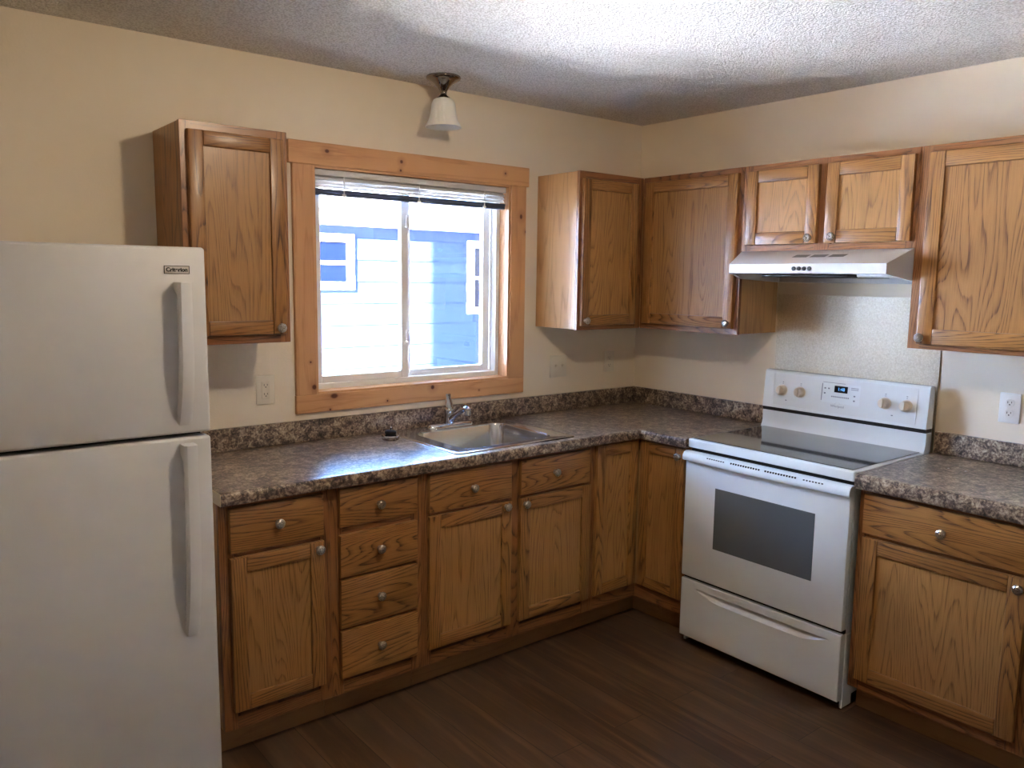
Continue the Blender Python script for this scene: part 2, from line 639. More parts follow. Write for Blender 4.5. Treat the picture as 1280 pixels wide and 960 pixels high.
b = MB()
ox0, ox1, oz0, oz1 = -1.932, -0.917, 1.114, 2.042
b.box(XA - 0.13, ox0, 0, 0.15, -0.05, CZ + 0.1); b.box(ox1, 0.0, 0, 0.15, -0.05, CZ + 0.1)
b.box(ox0, ox1, 0, 0.15, -0.05, oz0); b.box(ox0, ox1, 0, 0.15, oz1, CZ + 0.1)
struct('wall_back', b, WALL, 'cream painted wall with the window over the sink')
b = MB(); b.box(0, 0.15, YR - 0.15, 0.15, -0.05, CZ + 0.1)
struct('wall_right', b, WALL, 'cream painted wall behind the stove and range hood')
b = MB(); b.box(XL - 0.15, XL, YR, YA, -0.05, CZ + 0.1); b.box(XL - 0.15, XA - 0.13, YA, YA + 0.13, -0.05, CZ + 0.1); b.box(XA - 0.13, XA, YA, 0, -0.05, CZ + 0.1)
struct('wall_left', b, WALL, 'cream painted side wall beyond the refrigerator')
b = MB(); b.box(XL - 0.15, 0, YR - 0.15, YR, -0.05, CZ + 0.1)
struct('wall_rear', b, WALL, 'cream painted wall behind the viewer')
b = MB(); b.box(XL, 0, YR, YA, -0.05, 0.0); b.box(XA, 0, YA, 0, -0.05, 0.0)
struct('floor', b, FLOOR, 'dark brown wood-look plank floor')
b = MB(); b.box(XL, 0, YR, YA, CZ, CZ + 0.1); b.box(XA, 0, YA, 0, CZ, CZ + 0.1)
struct('ceiling', b, CEIL, 'white popcorn textured ceiling')
b = MB(); b.box(XA - 0.13, 3.2, YR - 0.15, 0.16, CZ + 0.11, 5.5); b.box(XL - 0.15, XA - 0.13, YR - 0.15, YA + 0.13, CZ + 0.11, 2.75); b.box(0.16, 3.2, 0.0, 0.15, -0.55, CZ + 0.11)
struct('wall_shade_block', b, EXTW, 'unseen upper storey wall added to shade the neighbouring house')  # unseen storey added to keep the sun off part of the siding

# ------------------------------------------------------------------ outdoors
b = MB()
nx, ny = 60, 40
gx0, gx1, gy0, gy1 = -16.0, 9.0, 0.16, 6.0
def gh(x, y):
    side = 1.0 / (1.0 + math.exp((x - 1.25) * 4.0))
    dr = (0.85 * side + 0.12 + 0.3 / (1.0 + math.exp((x + 0.9) * 4.0))) * math.exp(-((y - 4.1) / 0.75) ** 2)  # last drift term lies out of view, added to bounce light upward
    return -0.5 + dr + 0.03 * math.sin(x * 1.7 + y) * math.cos(y * 2.3)
vs = [[b.bm.verts.new((gx0 + (gx1 - gx0) * i / nx, gy0 + (gy1 - gy0) * j / ny, gh(gx0 + (gx1 - gx0) * i / nx, gy0 + (gy1 - gy0) * j / ny))) for i in range(nx + 1)] for j in range(ny + 1)]
for j in range(ny):
    for i in range(nx):
        b.bm.faces.new((vs[j][i], vs[j][i + 1], vs[j + 1][i + 1], vs[j + 1][i]))
o = struct('ground', b, SNOW, 'snow covered yard between the two houses')

HY = 4.0
nb = thing('neighbouring_house', 'blue house with lap siding seen through the window over the sink', 'house', (1.0, HY, -0.5))
b = MB()
zz = -0.55
k = 0
while zz < 2.08:
    z1 = min(zz + 0.21, 2.09)
    b.poly([(-15, HY - 0.012, zz), (8, HY - 0.012, zz), (8, HY, z1), (-15, HY, z1), (-15, HY + 0.1, zz), (8, HY + 0.1, zz), (8, HY + 0.1, z1), (-15, HY + 0.1, z1)],
           [(0, 1, 2, 3), (4, 7, 6, 5), (0, 4, 5, 1), (3, 2, 6, 7), (0, 3, 7, 4), (1, 5, 6, 2)])
    zz += 0.21
# first course is offset so that the laps fall at the measured heights
part('siding_wall', b, SIDING, nb, angle=10)
b = MB(); b.box(-14.0, -0.75, HY - 0.40, HY - 0.02, -0.55, 2.66, bev=0.01)  # unseen sunlit wall added to bounce light into the kitchen
gw = whole('reflector', b, REFLECTOR, 'unseen pale wall added to reflect sunlight in through the window', 'reflector', (-7.0, HY - 0.2, -0.55))
b = MB(); b.box(-0.74, 8.3, HY - 0.12, HY + 0.1, 2.085, 2.11); b.box(-0.74, 8.3, HY - 0.15, HY - 0.12, 2.07, 2.24)
part('eave', b, WHITETRIM, nb)
b = MB(); b.prism([(HY - 0.2, 2.22), (HY + 4.5, 4.3), (HY + 4.5, 4.42), (HY - 0.2, 2.36)], -0.74, 8.4, 0)
part('snowy_roof', b, SNOW, nb)


def house_window(x0, x1, z0, z1, mid):
    b = MB(); w = 0.075
    y0, y1 = HY - 0.05, HY + 0.02
    b.box(x0, x0 + w, y0, y1, z0, z1, bev=0.004); b.box(x1 - w, x1, y0, y1, z0, z1, bev=0.004)
    b.box(x0 + w, x1 - w, y0, y1, z1 - w, z1, bev=0.004); b.box(x0 + w, x1 - w, y0, y1, z0, z0 + w, bev=0.004)
    b.box(x0 + w, x1 - w, y0 + 0.012, y1, mid - 0.018, mid + 0.018)
    f = part('window_frame', b, WHITETRIM, nb)
    b = MB(); b.box(x0 + w, x1 - w, HY - 0.025, HY + 0.015, z0 + w, z1 - w)
    part('window_pane', b, HOUSEGLASS, f)


house_window(1.69, 2.35, 1.215, 1.99, 1.60)
house_window(-0.42, 0.345, 1.47, 1.995, 1.725)

# ------------------------------------------------------------------ window with its pine casing and jamb
win = thing('window_1', 'white sliding window framed in knotty pine over the sink', 'window', (-1.425, 0.0, 1.04), None, 'structure')
KN_TOP = [(-1.871, 2.100, .007, 1.3), (-1.524, 2.092, .007, 1), (-1.528, 2.055, .005, 1), (-0.955, 2.093, .005, 1)]
def kn(lst): return [(x + 1.425, z - 1.04, r, e) for (x, z, r, e) in lst]
PT = pine('pine_header', kn(KN_TOP))
PBm = pine('pine_apron', kn([(-1.855, 1.102, .010, 1.6), (-1.874, 1.046, .004, 1), (-1.364, 1.103, .009, 1), (-1.6, 1.06, .004, 1), (-1.1, 1.07, .003, 1)]))
PL = pine('pine_side', kn([(-1.944, 1.146, .010, 0.9), (-1.958, 1.25, .004, 1)]))
PR = pine('pine_stile', kn([(-0.856, 1.898, .011, 0.7), (-0.825, 1.827, .006, 1)]))
PJ = pine('pine_jamb', None)
b = MB(TB); b.box(-2.035, -0.807, 0.0, 0.019, 2.042, 2.131, 0, 0, 0.002)
part('header_casing', b, PT, win)
b = MB(TB); b.box(-2.022, -0.824, 0.0, 0.019, 1.039, 1.114, 0, 0, 0.002)
part('bottom_casing', b, PBm, win)
b = MB(TB); b.box(-2.020, -1.932, 0.0, 0.019, 1.114, 2.042, 0, 2, 0.002)
part('side_casing', b, PL, win)
b = MB(TB); b.box(-0.917, -0.824, 0.0, 0.019, 1.114, 2.042, 0, 2, 0.002)
part('side_casing', b, PR, win)
b = MB(TB)
jt = 0.010
b.box(-1.932, -1.922, -0.06, 0.013, 1.114, 2.042, 0, 2, 0.001); b.box(-0.927, -0.917, -0.06, 0.013, 1.114, 2.042, 0, 2, 0.001)
b.box(-1.922, -0.927, -0.06, 0.013, 1.114, 1.124, 0, 0, 0.001); b.box(-1.922, -0.927, -0.06, 0.013, 2.032, 2.042, 0, 0, 0.001)
part('jamb', b, PJ, win)


def ring_frame(b, x0, x1, d0, d1, z0, z1, w, wb=None, bev=0.002):
    wb = wb or w
    b.box(x0, x0 + w, d0, d1, z0, z1, bev=bev); b.box(x1 - w, x1, d0, d1, z0, z1, bev=bev)
    b.box(x0 + w, x1 - w, d0, d1, z1 - w, z1, bev=bev); b.box(x0 + w, x1 - w, d0, d1, z0, z0 + wb, bev=bev)


b = MB(TB); ring_frame(b, -1.932, -0.917, -0.135, -0.058, 1.114, 2.042, 0.030, 0.034)
b.box(-1.902, -0.947, -0.100, -0.096, 1.148, 1.156); b.box(-0.953, -0.947, -0.100, -0.096, 1.148, 2.012)
vf = part('vinyl_frame', b, VINYL, win)
b = MB(TB); ring_frame(b, -1.902, -1.440, -0.092, -0.066, 1.148, 2.012, 0.036, 0.030)
sa = part('sliding_sash', b, VINYL, win)
b = MB(TB); b.box(-1.868, -1.475, -0.081, -0.077, 1.176, 1.978)
part('pane', b, GLASS, sa)
for z in (1.846, 1.334):
    b = MB(TB); b.box(-1.456, -1.440, -0.066, -0.052, z - 0.028, z + 0.028, bev=0.004); b.box(-1.462, -1.446, -0.054, -0.046, z - 0.016, z + 0.022, bev=0.003)
    part('latch', b, VINYL, sa)
b = MB(TB); ring_frame(b, -1.448, -0.953, -0.130, -0.102, 1.148, 2.012, 0.040, 0.028)
fs = part('fixed_sash', b, VINYL, win)
b = MB(TB); b.box(-1.410, -0.992, -0.118, -0.114, 1.174, 1.974)
part('pane', b, GLASS, fs)

bl = thing('mini_blind', 'raised white mini blind bunched at the top of the window', 'blind', (-1.425, 0.0, 1.925))
b = MB(TB); b.box(-1.918, -0.931, -0.034, -0.004, 2.006, 2.031, bev=0.002)
part('headrail', b, BLINDM, bl)
for z in (1.990, 1.974, 1.959):
    b = MB(TB)
    pr = [(-0.026, z + 0.016), (-0.018, z + 0.010), (-0.011, z), (-0.012, z - 0.0008), (-0.0195, z + 0.0092), (-0.027, z + 0.0155)]
    b.prism(pr, -1.914, -0.935, 0)
    part('slat', b, BLINDM, bl)
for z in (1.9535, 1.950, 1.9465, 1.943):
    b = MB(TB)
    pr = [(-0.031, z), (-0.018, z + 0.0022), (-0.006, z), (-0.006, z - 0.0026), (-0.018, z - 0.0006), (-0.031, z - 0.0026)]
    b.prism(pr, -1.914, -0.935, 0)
    part('slat', b, BLINDSH, bl)
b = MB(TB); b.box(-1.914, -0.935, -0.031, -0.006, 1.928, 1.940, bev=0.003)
part('bottom_rail', b, BLINDSH, bl)
for x in (-1.785, -1.420, -1.060):
    b = MB(TB); b.box(x - 0.0025, x + 0.0025, -0.005, -0.003, 1.925, 2.008); b.box(x - 0.009, x + 0.009, -0.006, -0.002, 1.926, 1.938, bev=0.002)
    part('ladder_cord', b, VINYL, bl)

# ------------------------------------------------------------------ cabinets
kb = MB()
kprof = [(0.0001, 0.0245), (0.004, 0.0242), (0.005, 0.0232), (0.0085, 0.0235), (0.0095, 0.0226), (0.0125, 0.0215), (0.0148, 0.0185), (0.0148, 0.0165), (0.012, 0.0130), (0.0075, 0.0105), (0.006, 0.006), (0.0085, 0.001), (0.0085, 0.0)]
kb.lathe(kprof, Matrix.Identity(4), 20)
bmesh.ops.recalc_face_normals(kb.bm, faces=kb.bm.faces)
knob_me = bpy.data.meshes.new('knob')
kb.bm.to_mesh(knob_me); kb.bm.free()
knob_me.materials.append(NICKEL)
for p_ in knob_me.polygons: p_.use_smooth = True
knob_me.set_sharp_from_angle(angle=R(40))


def knob(parent, T, a, d, z):
    o = bpy.data.objects.new('knob', knob_me)
    COL.objects.link(o)
    o.parent = parent
    M = face_matrix(T, a, d, z)
    o.matrix_local = Matrix.Translation(-ORG[parent.name]) @ M @ Matrix.Scale(1.13, 4)
    o['label'] = 'round brushed nickel knob'
    return o


def front_edges(mid, lo, hi):
    return abs(mid[1] - hi[1]) < 1e-6


def door(root, T, a0, a1, z0, z1, dface, kn=None, w=0.052, panel=None):
    """framed door standing on the face frame at distance dface"""
    d0, d1 = dface, dface + 0.019
    b = MB(T)
    b.box(a0, a0 + w, d0, d1, z0, z1, 0, 2, 0.004, 2, front_edges); b.box(a1 - w, a1, d0, d1, z0, z1, 0, 2, 0.004, 2, front_edges)
    b.box(a0 + w, a1 - w, d0, d1, z1 - w, z1, 0, 0, 0.004, 2, front_edges); b.box(a0 + w, a1 - w, d0, d1, z0, z0 + w, 0, 0, 0.004, 2, front_edges)
    dr = part('door', b, OAK, root)
    b = MB(T)
    b.box(a0 + w - 0.004, a1 - w + 0.004, d0, d0 + 0.010, z0 + w - 0.004, z1 - w + 0.004, 0, 2)
    part('panel', b, panel or OAKP, dr)
    if kn:
        knob(dr, T, kn[0], d1, kn[1])
    return dr


def drawer(root, T, a0, a1, z0, z1, dface, kn=None):
    b = MB(T)
    b.box(a0, a1, dface, dface + 0.019, z0, z1, 0, 0, 0.006, 2, front_edges)
    dr = part('drawer', b, OAK, root)
    if kn:
        knob(dr, T, kn[0], dface + 0.019, kn[1])
    return dr


def face_frame(root, T, a0, a1, z0, z1, dface, stiles, rails):
    """stiles: [(a0,a1)], rails: [(a0,a1,z0,z1)]"""
    b = MB(T)
    for s0, s1 in stiles:
        b.box(s0, s1, dface - 0.019, dface, z0, z1, 0, 2, 0.001)
    for r in rails:
        b.box(r[0], r[1], dface - 0.019, dface - 0.0002, r[2], r[3], 0, 0, 0.0)
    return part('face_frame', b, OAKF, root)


BF = 0.588      # base cabinet face frame distance from the wall
UF = 0.302      # wall cabinet face frame distance from the wall
TOPZ = 0.880


def base_cab(label, T, a0, a1, top=TOPZ, bot=0.106, group=None, hollow=False):
    p = T(((a0 + a1) / 2, 0.3, 0.0))
    r = thing('base_cabinet', label, 'cabinet', p, group)
    b = MB(T)
    if hollow:
        e0, e1 = a0 + 0.0005, a1 - 0.0005
        b.box(e0, e0 + 0.016, 0.004, BF - 0.019, bot, top, 0, 2); b.box(e1 - 0.016, e1, 0.004, BF - 0.019, bot, top, 0, 2)
        b.box(e0 + 0.016, e1 - 0.016, 0.004, 0.012, bot, top, 0, 2); b.box(e0 + 0.016, e1 - 0.016, 0.012, BF - 0.019, bot, bot + 0.016, 0, 0)
    else:
        b.box(a0 + 0.0005, a1 - 0.0005, 0.004, BF - 0.019, bot, top, 0, 2)
    part('cabinet_box', b, OAKL, r)
    b = MB(T); b.box(a0 + 0.0005, a1 - 0.0005, 0.004, 0.515, 0.0, bot, 0, 0)
    part('toe_kick', b, TOE, r)
    return r


def frame_plain(r, T, a0, a1, z0, z1, d, w0, w1, mids=(), rows=(), top=0.03, bot=0.045):
    st = [(a0, a0 + w0), (a1 - w1, a1)] + list(mids)
    rl = [(a0 + w0, a1 - w1, z1 - top, z1), (a0 + w0, a1 - w1, z0, z0 + bot)]
    for z in rows:
        rl.append((a0 + w0, a1 - w1, z - 0.02, z + 0.02))
    return face_frame(r, T, a0, a1, z0, z1, d, st, rl)


c = base_cab('oak base cabinet next to the refrigerator, one drawer over one door', TB, -2.545, -2.160)
frame_plain(c, TB, -2.545, -2.160, 0.106, TOPZ, BF, 0.045, 0.045, rows=(0.705,))
drawer(c, TB, -2.515, -2.190, 0.712, 0.862, BF, (-2.355, 0.791))
door(c, TB, -2.515, -2.190, 0.172, 0.696, BF, (-2.214, 0.672))

c = base_cab('oak base cabinet with a stack of four drawers between door cabinets', TB, -2.160, -1.787)
frame_plain(c, TB, -2.160, -1.787, 0.106, TOPZ, BF, 0.045, 0.045, rows=(0.715, 0.541, 0.352))
for z0, z1, kz in ((0.728, 0.866, 0.793), (0.544, 0.700, 0.627), (0.357, 0.536, 0.450), (0.168, 0.347, 0.262)):
    drawer(c, TB, -2.131, -1.812, z0, z1, BF, (-1.977, kz))

c = base_cab('oak sink base cabinet below the steel sink, two doors', TB, -1.787, -0.897, hollow=True)
frame_plain(c, TB, -1.787, -0.897, 0.106, TOPZ, BF, 0.045, 0.045, mids=((-1.372, -1.300),), rows=(0.708,))
drawer(c, TB, -1.760, -1.362, 0.715, 0.865, BF, (-1.561, 0.788))
drawer(c, TB, -1.314, -0.921, 0.715, 0.862, BF, (-1.131, 0.790))
door(c, TB, -1.760, -1.360, 0.172, 0.702, BF, (-1.394, 0.684))
door(c, TB, -1.314, -0.912, 0.172, 0.702, BF, (-1.294, 0.678))

# corner cabinet: two doors that meet in the inner corner
c = thing('corner_base_cabinet', 'oak corner base cabinet whose two doors meet beside the stove', 'cabinet', (-0.45, -0.45, 0.0))
b = MB()
b.box(-0.8965, -0.004, -(BF - 0.019), -0.004, 0.106, TOPZ); b.box(-(BF - 0.019), -0.004, -0.892, -(BF - 0.019), 0.106, TOPZ)
part('cabinet_box', b, OAKL, c)
b = MB()
b.box(-0.8965, -0.004, -0.515, -0.004, 0.0, 0.106, 0, 0); b.box(-0.515, -0.004, -0.892, -0.515, 0.0, 0.106, 0, 1)
part('toe_kick', b, TOE, c)
b = MB(TB)
b.box(-0.8965, -0.870, BF - 0.019, BF, 0.106, TOPZ, 0, 2); b.box(-0.870, -0.5885, BF - 0.019, BF - 0.0002, 0.850, TOPZ, 0, 0); b.box(-0.870, -0.5885, BF - 0.019, BF - 0.0002, 0.106, 0.165, 0, 0)
b.T = TR
b.box(0.872, 0.892, BF - 0.019, BF, 0.106, TOPZ, 0, 2); b.box(0.5885, 0.872, BF - 0.019, BF - 0.0002, 0.850, TOPZ, 0, 0); b.box(0.5885, 0.872, BF - 0.019, BF - 0.0002, 0.106, 0.165, 0, 0)
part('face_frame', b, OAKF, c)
door(c, TB, -0.876, -0.612, 0.176, 0.868, BF, None, 0.050)
door(c, TR, 0.612, 0.868, 0.176, 0.868, BF, (0.842, 0.832), 0.050)

c = base_cab('oak base cabinet just past the stove, wide drawer over a door', TR, 1.668, 2.250, 0.868)
frame_plain(c, TR, 1.668, 2.250, 0.106, 0.868, BF, 0.04, 0.045, rows=(0.695,), top=0.03)
drawer(c, TR, 1.690, 2.222, 0.704, 0.852, BF, (1.970, 0.775))
door(c, TR, 1.694, 2.232, 0.148, 0.690, BF, (2.212, 0.658), 0.056)
c = base_cab('oak base cabinet under the short counter, the one farther from the stove', TR, 2.2505, 2.860, 0.868)
frame_plain(c, TR, 2.2505, 2.860, 0.106, 0.868, BF, 0.04, 0.045, rows=(0.695,), top=0.03)
drawer(c, TR, 2.280, 2.832, 0.704, 0.852, BF, (2.556, 0.775))
door(c, TR, 2.284, 2.832, 0.148, 0.690, BF, (2.310, 0.658), 0.056)


def wall_cab(label, T, a0, a1, z0, z1, stiles, vis0=None, top=0.03, bot=0.028):
    p = T(((a0 + a1) / 2, 0.15, z0))
    r = thing('wall_cabinet', label, 'cabinet', p)
    b = MB(T); b.box(a0 + 0.0005, a1 - 0.0005, 0.003, UF - 0.019, z0 + 0.004, z1 - 0.002, 0, 2)
    part('cabinet_box', b, OAKL, r)
    v0 = a0 if vis0 is None else vis0
    rl = [(v0 + 0.02, a1 - 0.02, z1 - top, z1), (v0 + 0.02, a1 - 0.02, z0, z0 + bot)]
    face_frame(r, T, v0, a1, z0, z1, UF, stiles, rl)
    return r


ZB, ZT = 1.361, 2.102
c = wall_cab('oak wall cabinet over the refrigerator, beside the window', TB, -2.533, -2.165, ZB, ZT, [(-2.533, -2.495), (-2.203, -2.165)])
c.children[0].data.materials[0] = OAK
door(c, TB, -2.511, -2.184, 1.392, 2.073, UF, (-2.212, 1.415), 0.050)
c = wall_cab('oak corner wall cabinet on the window wall with a pale end panel', TB, -0.739, -0.303, ZB, ZT, [(-0.739, -0.700), (-0.352, -0.303)])
door(c, TB, -0.724, -0.352, 1.383, 2.068, UF, (-0.702, 1.408), 0.050)
c = wall_cab('oak corner wall cabinet on the stove wall, next to the hood', TR, 0.0035, 0.893, ZB, ZT, [(0.3035, 0.345), (0.855, 0.893)], 0.3035)
door(c, TR, 0.330, 0.872, 1.388, 2.076, UF, (0.850, 1.413), 0.052)
c = wall_cab('short oak wall cabinet with two small doors above the range hood', TR, 0.8935, 1.659, 1.734, ZT, [(0.8935, 0.94), (1.245, 1.315), (1.622, 1.659)], None, 0.03, 0.024)
door(c, TR, 0.922, 1.262, 1.760, 2.077, UF, (1.236, 1.783), 0.052)
door(c, TR, 1.298, 1.646, 1.760, 2.077, UF, (1.338, 1.786), 0.052)
c = wall_cab('tall oak wall cabinet above the short counter, past the hood', TR, 1.6595, 2.270, ZB, ZT, [(1.6595, 1.705), (2.225, 2.270)])
door(c, TR, 1.698, 2.236, 1.381, 2.076, UF, (1.716, 1.405), 0.056,
     wood('oak_bold_panel', (176, 127, 73), (160, 111, 59), (86, 51, 25), 1.9, 0.40, 0.9, 0.8))

# ------------------------------------------------------------------ countertops
CT, CB = 0.922, 0.8805
CF = 0.632
SX0, SX1, SY0, SY1 = -1.580, -1.030, 0.075, 0.545      # sink cut-out
ct = thing('countertop', 'brown granite-look L-shaped countertop around the sink and corner', 'countertop', (-1.4, -0.3, CB))
NOSE = [(CF - 0.030, CT), (CF - 0.012, CT), (CF - 0.006, CT - 0.0015), (CF - 0.0018, CT - 0.006), (CF, CT - 0.013), (CF, CB + 0.005), (CF - 0.003, CB), (CF - 0.030, CB)]
b = MB(TB)
dn = CF - 0.030
b.box(-2.548, SX0, 0.0, dn, CB, CT); b.box(SX1, -dn, 0.0, dn, CB, CT)
b.box(SX0, SX1, 0.0, SY0, CB, CT); b.box(SX0, SX1, SY1, dn, CB, CT)
b.box(-dn, -0.0005, 0.0, dn, CB, CT)
bb = MB(TB)
# rounded front nose, mitred in the corner
b.rings([[(-2.548, -d, z) for d, z in NOSE], [(-d, -d, z) for d, z in NOSE], [(-d, -0.8935, z) for d, z in NOSE]], 0, True, True, True)
b.T = TR
b.box(dn, 0.8935, 0.0, dn, CB, CT)
part('worktop', b, GRANITE, ct, angle=50)
b = MB(TB)
b.box(-2.548, -0.0195, 0.0005, 0.019, CT, 1.010, 0, 0, 0.004, 2); b.T = TR; b.box(0.0005, 0.8935, 0.0005, 0.019, CT, 1.010, 0, 0, 0.004, 2)
part('backsplash', b, GRANITE, ct)
b = MB(TB); b.box(-2.551, -2.548, 0.002, CF - 0.002, CB, CT, bev=0.001); b.box(-2.551, -2.548, 0.0005, 0.019, CT, 1.008)
part('end_cap', b, BEIGECAP, ct)

c2 = thing('countertop', 'brown granite-look short countertop past the stove', 'countertop', (-0.3, -2.2, 0.868))
b = MB(TR)
CB2 = 0.8685
NOSE2 = [(d, CB2 + (z - CB) * (CT - CB2) / (CT - CB)) for d, z in NOSE]
b.box(1.664, 2.875, 0.0005, dn, CB2, CT)
b.rings([[(-d, -1.664, z) for d, z in NOSE2], [(-d, -2.875, z) for d, z in NOSE2]], 0, True, True, True)
part('worktop', b, GRANITE, c2, angle=50)
b = MB(TR); b.box(1.664, 2.875, 0.0005, 0.019, CT, 1.010, 0, 0, 0.004, 2)
part('backsplash', b, GRANITE, c2)


# ------------------------------------------------------------------ sink, faucet, strainer
def rrect(x0, x1, y0, y1, r, z, n=6):
    pts = []
    for cx, cy, a0 in ((x1 - r, y1 - r, 0), (x0 + r, y1 - r, 90), (x0 + r, y0 + r, 180), (x1 - r, y0 + r, 270)):
        for k in range(n + 1):
            a = R(a0 + 90 * k / n)
            pts.append((cx + r * math.cos(a), cy + r * math.sin(a), z))
    return pts


sk = thing('kitchen_sink', 'stainless steel single bowl drop-in sink below the window', 'sink', (-1.31, -0.31, CT - 0.17))
b = MB()
bx0, bx1, by0, by1 = -1.535, -1.060, -0.520, -0.120
b.rings([rrect(-1.622, -0.992, -0.588, -0.030, 0.022, CT + 0.0005), rrect(-1.620, -0.994, -0.586, -0.032, 0.022, CT + 0.004),
         rrect(-1.610, -1.004, -0.576, -0.042, 0.020, CT + 0.0055), rrect(-1.600, -1.014, -0.566, -0.050, 0.020, CT + 0.0030),
         rrect(bx0 - 0.012, bx1 + 0.012, by0 - 0.012, by1 + 0.012, 0.068, CT + 0.0030), rrect(bx0 - 0.004, bx1 + 0.004, by0 - 0.004, by1 + 0.004, 0.062, CT + 0.001),
         rrect(bx0, bx1, by0, by1, 0.058, CT - 0.007), rrect(bx0 + 0.010, bx1 - 0.010, by0 + 0.010, by1 - 0.010, 0.056, CT - 0.120),
         rrect(bx0 + 0.020, bx1 - 0.020, by0 + 0.020, by1 - 0.020, 0.055, CT - 0.150), rrect(bx0 + 0.055, bx1 - 0.055, by0 + 0.055, by1 - 0.055, 0.05, CT - 0.162),
         rrect(-1.345, -1.255, -0.365, -0.275, 0.0449, CT - 0.166)], 0, True, False, True)
part('basin', b, STEEL, sk, angle=40, recalc=False)
b = MB(); b.lathe([(0.044, CT - 0.1655), (0.044, CT - 0.163), (0.036, CT - 0.1625), (0.030, CT - 0.1645), (0.0, CT - 0.1645)], Matrix.Translation((-1.30, -0.32, 0)), 24)
part('drain', b, CHROME, sk)

fz = CT + 0.0035
fc = thing('faucet', 'chrome single-handle faucet on the sink deck', 'faucet', (-1.31, -0.078, fz))
b = MB()
b.rings([rrect(-1.430, -1.185, -0.105, -0.052, 0.026, fz), rrect(-1.428, -1.187, -0.103, -0.054, 0.0245, fz + 0.011), rrect(-1.420, -1.195, -0.096, -0.061, 0.0175, fz + 0.017)], 0, True, True, True)
part('base_plate', b, CHROME, fc, angle=50)
Mf = Matrix.Translation((-1.312, -0.078, 0))
b = MB(); b.lathe([(0.024, fz + 0.012), (0.0225, fz + 0.030), (0.022, fz + 0.060), (0.0235, fz + 0.075), (0.022, fz + 0.086), (0.012, fz + 0.096)], Mf, 24)
part('body', b, CHROME, fc, angle=50)
b = MB()
rr = []
for h, w_, dp, yo in ((0.086, 0.019, 0.018, 0.0), (0.100, 0.0205, 0.015, 0.006), (0.116, 0.017, 0.010, 0.014), (0.132, 0.0135, 0.006, 0.020), (0.144, 0.0145, 0.0045, 0.024), (0.149, 0.012, 0.003, 0.026)):
    rr.append([(-1.312 + w_ * math.cos(2 * math.pi * k / 16), -0.078 + 0.35 * yo + dp * math.sin(2 * math.pi * k / 16), fz + h) for k in range(16)])
b.rings(rr, 0, True, True, True)
part('lever', b, CHROME, fc, angle=50)
b = MB()
b.tube([(-1.312, -0.088, fz + 0.034), (-1.310, -0.125, fz + 0.058), (-1.308, -0.165, fz + 0.082), (-1.3065, -0.195, fz + 0.096), (-1.306, -0.212, fz + 0.098), (-1.3055, -0.222, fz + 0.092)], [0.015, 0.0135, 0.0125, 0.012, 0.012, 0.011], 14)
sp_ = part('spout', b, CHROME, fc, angle=50)
b = MB(); b.lathe([(0.0125, fz + 0.094), (0.0135, fz + 0.090), (0.0135, fz + 0.070), (0.011, fz + 0.068)], Matrix.Translation((-1.3055, -0.216, 0)), 16)
part('aerator', b, CHROME, sp_, angle=50)

st = thing('sink_strainer', 'chrome sink strainer with black stopper left on the countertop', 'strainer', (-1.682, -0.185, CT))
Ms = Matrix.Translation((-1.682, -0.185, CT))
b = MB(); b.lathe([(0.031, 0.0005), (0.0370, 0.004), (0.0385, 0.012), (0.0395, 0.019), (0.038, 0.022), (0.031, 0.023)], Ms, 28)
part('basket', b, CHROME, st, angle=50)
Mt = Ms @ Matrix.Translation((0, 0, 0.029)) @ Matrix.Rotation(R(9), 4, Vector((-0.6, 0.8, 0)))
b = MB(); b.lathe([(0.022, -0.006), (0.0255, 0.0), (0.025, 0.007), (0.018, 0.012), (0.008, 0.014)], Mt, 24)
part('stopper', b, RUBBER, st, 'black rubber stopper', angle=50)
b = MB(); b.lathe([(0.0035, 0.010), (0.0035, 0.019), (0.0055, 0.021), (0.0055, 0.026), (0.003, 0.029)], Mt, 12)
part('post', b, CHROME, st, angle=50)

# ------------------------------------------------------------------ cooking range
rg = thing('cooking_range', 'white freestanding electric range with black glass top', 'stove', (-0.33, -1.277, 0.0))
A0, A1 = 0.899, 1.657
AM = (A0 + A1) / 2
b = MB(TR)
b.box(A0 + 0.003, A1 - 0.003, 0.03, 0.598, 0.045, 0.868, 0); b.box(A0 + 0.006, A1 - 0.006, 0.028, 0.60, 0.868, 0.886, 1)
b.box(A0 + 0.02, A1 - 0.02, 0.06, 0.575, 0.012, 0.045, 1)
for a in (A0 + 0.05, A1 - 0.05):
    for d in (0.09, 0.55):
        b.box(a - 0.018, a + 0.018, d - 0.018, d + 0.018, 0.0, 0.012, 1)
b.box(A1 - 0.012, A1 - 0.001, 0.53, 0.598, 0.006, 0.30, 0, bev=0.002); b.box(A0 + 0.001, A0 + 0.012, 0.53, 0.598, 0.006, 0.30, 0, bev=0.002)
part('body', b, [ENAMEL, DARKGAP], rg)
b = MB(TR); b.box(A0, A1, 0.03, 0.622, 0.8870, 0.9255, bev=0.006, seg=3)
part('cooktop_frame', b, ENAMEL, rg)
b = MB(TR); b.box(A0 + 0.016, A1 - 0.016, 0.082, 0.603, 0.9255, 0.9280, bev=0.001)
part('glass_cooktop', b, CERAN, rg)

